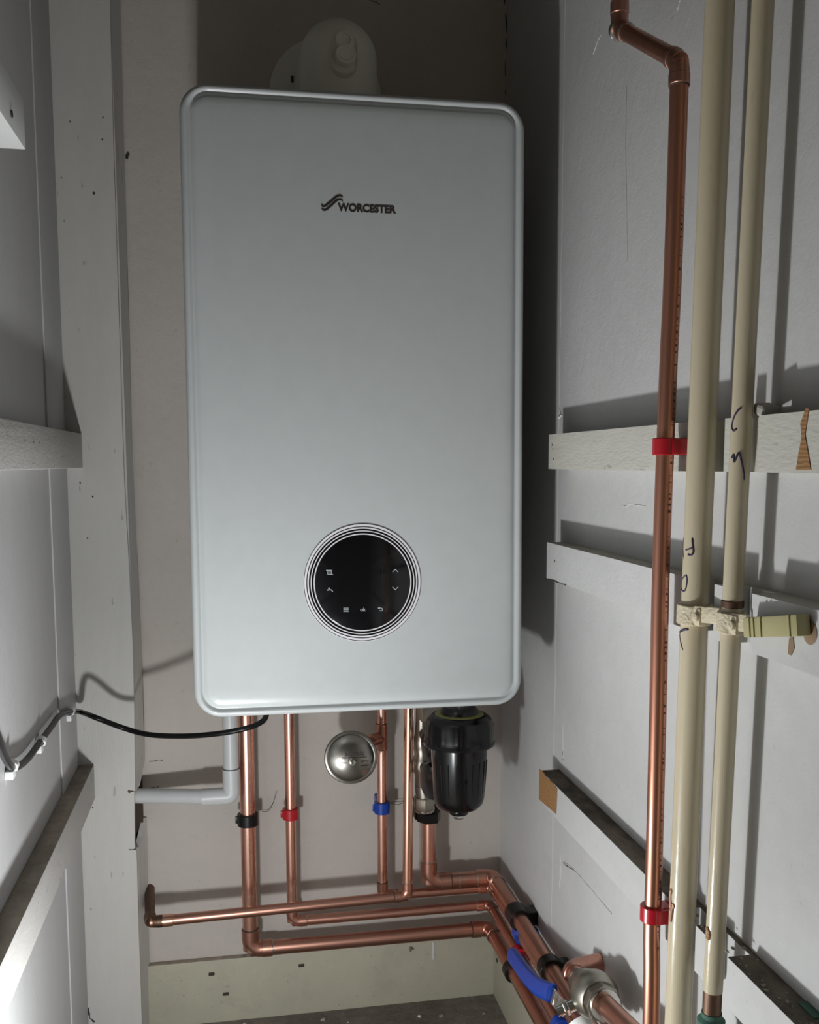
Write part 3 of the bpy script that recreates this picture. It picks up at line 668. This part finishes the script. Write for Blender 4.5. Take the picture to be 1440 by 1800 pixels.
# plastic waste pipe
wx = onY(405, 1300, .244).x; wz = onY(330, 1403, .244).z
wp = thing('waste_pipe', 'pale grey plastic overflow pipe bending left into the hole in the post', 'pipe', (wx, .244, ZTOP))
A = V((wx, .244, ZTOP)); Bc = V((wx, .244, wz)); Cc = V((-.112, .275, wz-.001))
MB().tube([A, Bc+V((0, 0, .030))], .0110, 32).build('upright_tube', 'grey', wp)
MB().tube([Bc-V((.030, 0, 0)), Cc], .0108, 32).build('level_tube', 'grey', wp)
mb = MB(); mb.tube(fillet([Bc+V((0, 0, .040)), Bc, Bc-V((.042, 0, 0))], .007, 10), .0122, 36)
e = mb.build('elbow', 'grey', wp)
MB().ring(Bc+V((0, 0, .0405)), (0, 0, 1), .0108, .0119, .0010, 36).build('joint_shadow_line', 'seam', e)

# power cable and its clips
cp = [onY(472, 1240, .12), onY(468, 1258, .115), onY(455, 1272, .11), onY(425, 1282, .108), onY(380, 1290, .115), onY(320, 1294, .140), onY(260, 1291, .168), onY(215, 1279, .182), onY(165, 1260, .165)]
cp[0].z = max(cp[0].z, -.001)
cp += [onX(143, 1252, -.1605), onX(124, 1251, -.1655), onX(105, 1258, -.1665), onX(90, 1278, -.1665), onX(70, 1305, -.1665), onX(50, 1332, -.1665), onX(34, 1346, -.166), onX(20, 1348, -.166), onX(8, 1330, -.160), onX(0, 1308, -.152), onX(-14, 1270, -.145)]
o = MB().tube(smooth_path(cp, 8), .0036, 16).build('power_cable', 'cable'); tag(o, 'black power cable looping from the left wall to the boiler underside', 'cable')
for (x, y), tdir, lab in (((124, 1250), (.15, 1, .25), 'white cable clip nearest the post holding the black cable'), ((72, 1303), (0, 1, .55), 'white cable clip in the middle of the three on the left wall'), ((22, 1346), (0, 1, .25), 'white cable clip nearest the frame edge, lowest of three')):
    c = onX(x, y, -.1665); t = V(tdir).normalized(); c_ = thing('cable_clip', lab, 'cable clip', c)
    s_ = t.cross(V((1, 0, 0))).normalized()
    MB().ring(c, t, .0037, .0058, .0075, 24, -PI*.55, PI*.62, ref=(.6, 0, .9)).build('hook', 'whitep', c_)
    MB().box(c+V((-.0063, -.0065, -.0125)), c+V((.0015, .0065, -.0042)), .0010).build('base', 'whitep', c_)

# ---------------------------------------------------------------- pipe clips and lever valve along the right wall
clipf((.434, .118, -.335), (0, 1, 0), (1, 0, .0), rP22, 'blackrib', 'black pipe clip with square foot on the upper thick pipe by the wall corner', .026, .026)
cr = clipf((.436, .128-.02, -.357), (0, 1, 0), (1, 0, 0), rP15, 'blue', 'blue pipe clip on the slim pipe in the corner bundle, above the red one', .014, .024)
clipf((.434, .108, -.3865), (0, 1, 0), (1, 0, 0), rP15, 'red', 'red pipe clip in the corner bundle between blue clip and blue lever', .014, .026)
clipf((.432, .128, -.421), (0, 1, 0), (1, 0, 0), rP22, 'blackrib', 'black pipe clip on the lowest thick pipe behind the blue lever tip', .014, .0155)
clipf((.434, -.030, -.335), (0, 1, 0), (1, 0, 0), rP22, 'blackrib', 'black clip under the copper collar just before the lever valve', .016, .024)
clipf((.434, -.075, -.3865), (0, 1, 0), (1, 0, 0), rP15, 'blue', 'small blue pipe clip at the bottom edge under the lever valve', .014, .026)
clipf((.434, -.095, -.400), (0, 1, 0), (1, 0, 0), rP15, 'red', 'small red pipe clip cut by the bottom edge under the valve', .012, .026)

lv = thing('lever_valve', 'nickel ball valve with a long blue lever handle at the bottom of the photo', 'valve', va)
side = vdir.cross(V((0, 0, 1))).normalized()
MB().lathe([(.0160, -.002), (.0172, 0), (.0172, .008), (.0180, .010), (.0185, .014), (.0215, .018), (.0245, .026), (.0255, .034), (.0248, .042), (.0218, .050), (.0200, .052)], va, vdir, 40).build('valve_body', 'nickel', lv)
MB().lathe([(.0165, 0), (.0195, .001), (.0195, .012), (.018, .013)], va+vdir*.052, vdir, 8, ref=(0, 0, 1)).build('end_nut', 'nickel', lv)
MB().ring(va+vdir*.0665, vdir, .0112, .0165, .004, 40).build('collar', 'chrome', lv)
MB().tube([va+vdir*.055, va+vdir*.16], .0110, 32).build('outlet_tube', 'cud', lv)
MB().hexn(va-vdir*.006, vdir, .0170, .012).build('inlet_nut', 'nickel', lv)
ei = va-vdir*.046
MB().tube(fillet([V((XR-.001, ei.y+.006, ei.z+.002)), ei, va-vdir*.002], .013, 10), .0112, 30).build('inlet_elbow', 'cuf', lv)
for q_ in (.012, .030): MB().ring(va-vdir*q_, vdir, .0112, .0126, .004, 36).build('inlet_collar', 'cuf' if q_ > .02 else 'solder', lv)
# stem points down and into the cupboard; the lever runs back along the pipes
st0 = va+vdir*.036; stp = onX(1000, 1770, .392)
sdv = (stp-st0).normalized()
MB().tube([st0, stp+sdv*.004], .0065, 24).build('stem', 'chrome', lv)
MB().hexn(stp, sdv, .0080, .0055).build('stem_nut', 'chrome', lv)
h0 = stp+sdv*.002; h1 = onX(972, 1745, .388); 
hp = [onX(970, 1746, .388), onX(945, 1733, .387), onX(925, 1712, .388), onX(905, 1684, .390), onX(899, 1676, .391)]
P = smooth_path(hp, 8); n = len(P); L = []
for k, p in enumerate(P):
    t = (P[min(k+1, n-1)]-P[max(k-1, 0)]).normalized(); toC = (CAM-p).normalized(); nn = V((-1, 0, .35)); nn = (nn-t*nn.dot(t)).normalized(); s_ = t.cross(nn)
    f_ = k/(n-1); wd = .0105*(1-.12*f_) if f_ < .88 else .0105*.88*math.sqrt(max(.05, 1-((f_-.88)/.12)**2)); th = .0058
    L.append([p+s_*(wd*math.copysign(abs(math.cos(a_))**.55, math.cos(a_)))+nn*(th*math.copysign(abs(math.sin(a_))**.7, math.sin(a_))) for a_ in [2*PI*j/20 for j in range(20)]])
MB().loops(L).build('lever_sleeve', 'blueh', lv, angle=60)
mb = MB(); q = [stp+sdv*.006, (stp+sdv*.006).lerp(hp[0], .5)+V((-.004, 0, .004)), hp[0]]
for a, b_ in zip(q[:-1], q[1:]):
    d = b_-a; nn = V((-1, 0, .35)); nn = (nn-d.normalized()*nn.dot(d.normalized())).normalized(); mb.obox((a+b_)/2, d, d.cross(nn), nn, (d.length+.004, .0150, .0025), .0006)
mb.build('lever_plate', 'chrome', lv)
MB().tube([stp+sdv*.003, stp+sdv*.0135], .0055, 20).build('spindle_tip', 'chrome', lv)
wc = onX(1014, 1792, .405); o = MB().lathe([(.004, 0), (.012, .001), (.0135, .008), (.0135, .03), (.011, .036)], wc, V((.3, -.7, -.6)), 32).build('plastic_cap', 'whitep', lv)

# ---------------------------------------------------------------- riser with offset bends on the right wall
XP = .418
rz = [onX(x, y, XP) for x, y in ((1195, 108), (1194, 160), (1183, 480), (1174.7, 660), (1162.5, 990), (1157, 1240), (1149, 1560), (1146, 1640), (1144.5, 1800))]
rz.append(V((rz[-1].x, rz[-1].y+.001, ZF+.001)))
rs = thing('copper_riser', 'tall brown copper riser pipe on the right wall with an offset bend at the top', 'pipe', rz[-1])
MB().tube(smooth_path(rz, 6), .0076, 32).build('copper_tube', 'cur', rs)
k1 = rz[0]; k2 = onX(1089, 50, XP+.004); k3 = k2+V((0, .004, .30))
MB().tube([k1, k2], .0076, 32).build('copper_tube', 'cur', rs)
MB().tube([k2, k3], .0076, 32).build('copper_tube', 'cur', rs)
elbow(rs, k1, (rz[1]-k1), (k2-k1), .0076, arm=.019, bend=.020); e2 = elbow(rs, k2, (k1-k2), (k3-k2), .0076, arm=.024, bend=.026)
MB().ring(k2+V((-.001, -.001, -.002)), (.0, .75, .6), .0070, .0092, .007, 28).build('solder_patch', 'solder', e2)
# maker's print down the riser: rows of tiny dashes
mb = MB()
for k in range(150):
    zz = .52-k*.0052+random.uniform(-.001, .001)
    if random.random() < .25: continue
    seg = [i for i in range(len(rz)-1) if rz[i].z >= zz >= rz[i+1].z]
    if not seg: continue
    i = seg[0]; f_ = (rz[i].z-zz)/(rz[i].z-rz[i+1].z+1e-9); c = rz[i].lerp(rz[i+1], f_)
    ang = math.atan2(CAM.y-c.y, CAM.x-c.x)+math.radians(48); d = V((math.cos(ang), math.sin(ang), 0)); tt = V((-math.sin(ang), math.cos(ang), 0))
    mb.obox(c+d*.00765, d, tt, (0, 0, 1), (.0003, random.choice((.0010, .0016, .0022)), random.choice((.0006, .0012, .0022))))
mb.build('printed_dashes', 'oldcu', rs, smooth=False)['kind'] = 'stuff'
for (x, y), lab in (((1171, 785), 'red pipe clip holding the copper riser to the topmost batten'), ((1147, 1604), 'glossy red pipe clip low on the copper riser')):
    zz = onX(x, y, XP).z; i = [i for i in range(len(rz)-1) if rz[i].z >= zz >= rz[i+1].z][0]; f_ = (rz[i].z-zz)/(rz[i].z-rz[i+1].z); c = rz[i].lerp(rz[i+1], f_)
    rt = thing('pipe_clip', lab, 'pipe clip', c)
    MB().ring(c, (0, 0, 1), .0077, .0112, .0145, 40).build('collar', 'red', rt)
    MB().box(c+V((.0070, -.0085, -.0072)), c+V((.0170 if y < 1000 else .0415, .0085, .0072)), .0008).build('foot', 'red', rt)
    MB().box(c+V((.001, -.0122, -.0066)), c+V((.0168, -.0080, .0066)), .0008).build('latch', 'red', rt)

# ---------------------------------------------------------------- old cream painted pipes
def straight_pipe(name, label, X_, pa, pb, r_, mat='cream'):
    a = onX(*pa, X_); b_ = onX(*pb, X_); d = (a-b_)/(a.z-b_.z)
    top = a+d*(ZT-.001-a.z); bot = b_+d*(ZF+.001-b_.z)
    rt = thing(name, label, 'pipe', bot)
    return rt, top, bot, d
tk, t0, t1, td = straight_pipe('painted_pipe', 'thick cream painted pipe marked with purple letters on the right wall', .431, (1266, 0), (1192, 1790), .0114)
MB().tube([t0, t1], .01145, 40).build('pipe_body', 'cream', tk)
tn, n0, n1, nd = straight_pipe('painted_pipe', 'thin cream painted pipe, rightmost of the two, chipped near its foot', .434, (1342, 0), (1256, 1690), .0079)
zchip = onX(1251, 1738, .434).z; zv1 = onX(1249, 1778, .434).z
def at_z(a, d, zz): return a+d*(zz-a.z)
MB().tube([n0, at_z(n0, nd, zchip)], .0080, 36).build('pipe_body', 'cream', tn)
MB().tube([at_z(n0, nd, zchip), at_z(n0, nd, zv1)], .0077, 36).build('bare_section', 'oldcu', tn)['label'] = 'bare darkened copper where the paint has gone'
MB().tube([at_z(n0, nd, zv1+.001), n1], [.0084, .0080], 36).build('corroded_section', 'verdi', tn)
MB().lathe([(.0082, 0), (.0112, .002), (.0115, .012), (.0085, .015)], at_z(n0, nd, zv1-.018), (0, 0, 1), 30).build('corroded_joint', 'verdi', tn)
def cyl_pt(x, y, a, d, r_, lift=0):
    """where the sight line of a mark meets the pipe's surface"""
    o_ = CAM; rd = ray(x, y).normalized(); dd = d.normalized()
    w0 = o_-a; A_ = rd-dd*rd.dot(dd); B_ = w0-dd*w0.dot(dd)
    aa = A_.dot(A_); bb_ = 2*A_.dot(B_); cc = B_.dot(B_)-r_*r_; disc = bb_*bb_-4*aa*cc
    t = (-bb_-math.sqrt(disc))/(2*aa) if disc > 0 else -bb_/(2*aa)
    p = o_+rd*t; ax_p = a+dd*(p-a).dot(dd); nrm = (p-ax_p).normalized(); return ax_p+nrm*(r_+lift)
def ink(root, a, d, r_, pts, wd, name='marker_letter', mat='ink'):
    P = smooth_path([cyl_pt(x, y, a, d, r_) for x, y in pts], 5)
    P = [ (a+d.normalized()*(p-a).dot(d.normalized())) + ((p-(a+d.normalized()*(p-a).dot(d.normalized()))).normalized())*(r_-wd*.35) for p in P]
    MB().tube(P, [wd*(.55 if k in (0, len(P)-1) else 1) for k in range(len(P))], 8).build(name, mat, root)
for pts, wd in (([(1201, 944), (1201, 960), (1203, 984)], .0006), ([(1217, 945), (1218, 958), (1219, 971), (1214, 976), (1209, 974)], .0010), ([(1205, 967), (1212, 965), (1219, 962)], .0008),
                ([(1207, 1010), (1200, 1018), (1198, 1032), (1202, 1039), (1206, 1034), (1208, 1020), (1207, 1010)], .0008),
                ([(1194, 1112), (1202, 1107), (1211, 1106)], .0012), ([(1195, 1112), (1197, 1128), (1201, 1143)], .0008)):
    ink(tk, t0, td, .01145, pts, wd)
for pts, wd in (([(1304, 716), (1297, 722), (1290, 735), (1287, 750), (1290, 757), (1296, 753)], .0009),
                ([(1286, 806), (1290, 799), (1291, 812), (1297, 799), (1300, 797), (1304, 812), (1308, 834), (1308, 844)], .0009)):
    ink(tn, n0, nd, .0080, pts, wd)
# paint chips on the thick pipe
for pts, wd in (([(1181, 1562), (1179, 1575), (1180, 1590), (1182, 1598), (1180, 1612), (1179, 1620)], .0022), ([(1178, 1600), (1184, 1594), (1183, 1588)], .0020)):
    ink(tk, t0, td, .01145, pts, wd, 'paint_chip', 'chip')
ink(tn, n0, nd, .0080, [(1243, 1628), (1246, 1640), (1244, 1652)], .0025, 'paint_chip', 'wood')
zr = onX(1291, 1062, .434).z
MB().ring(at_z(n0, nd, zr), nd, .0079, .0088, .006, 36).build('tar_band', 'oldcu', tn)

# painted metal pipe brackets
def bracket(label, a, d, zz, r_, arm):
    c = at_z(a, d, zz); rt = thing('pipe_bracket', label, 'pipe bracket', c)
    MB().ring(c, d, r_, r_+.0034, .0165, 40).build('band', 'cream2', rt)
    a1 = onX(*arm[0], .4255 if r_ > .01 else .4300); a2 = onX(*arm[1], .4320); dd = a2-a1
    MB().obox((a1+a2)/2, dd, dd.cross(V((1, 0, 0))), dd.cross(dd.cross(V((1, 0, 0)))), (dd.length, .0135, .0042), .0014).build('arm', 'cream2', rt)
    f1 = c+V((-.004, -r_-.006, 0)); MB().box(f1-V((.003, .0055, .0075)), f1+V((.005, .0060, .0075)), .0015).build('lug', 'cream2', rt)
    MB().lathe([(.0035, 0), (.0040, .001), (.0036, .003), (.001, .0036)], f1+V((-.003, -.001, 0)), (-1, -.2, 0), 16).build('screw_head', 'cream2', rt)
    return rt
bracket('cream painted metal bracket clamping the thick pipe at the middle batten', t0, td, onX(1220, 1078, .431).z, .0114, ((1222, 1079), (1268, 1083)))
bracket('small cream painted bracket clamping the thin pipe beside the yellowed plastic block', n0, nd, onX(1282, 1092, .434).z, .0080, ((1284, 1092), (1316, 1096)))
# yellowed plastic clip block fixed to the batten
ya = onX(1317, 1103, .4285); yb = onX(1413, 1099, .4285); dv = (yb-ya); du = dv.normalized(); hz = V((1, 0, 0)).cross(du)
yb_ = thing('plastic_clip_block', 'yellowed plastic clip block on the middle batten right of the thin cream pipe', 'clip', (ya+yb)/2)
MB().obox((ya+yb)/2, dv, hz, (1, 0, 0), (dv.length, .0150, .0105), .0016).build('body', 'yellow', yb_)
for f_ in (.14, .22, .36, .88): MB().obox(ya.lerp(yb, f_)+V((-.0055, 0, 0)), dv, hz, (1, 0, 0), (.0022, .0148, .0016), .0004).build('ridge', 'yellow', yb_)

# a scrap of mortar on the top batten by the thin pipe
p = onX(1355, 712, .450); o = MB().obox(V((.447, p.y, .3365+.0045)), (.3, 1, .15), (1, -.3, 0), (0, 0, 1), (.030, .014, .009), .0025).build('mortar_lump', 'dustlight', smooth=False)
tag(o, 'lump of dried brown filler on the topmost batten beside the thin pipe', 'filler')
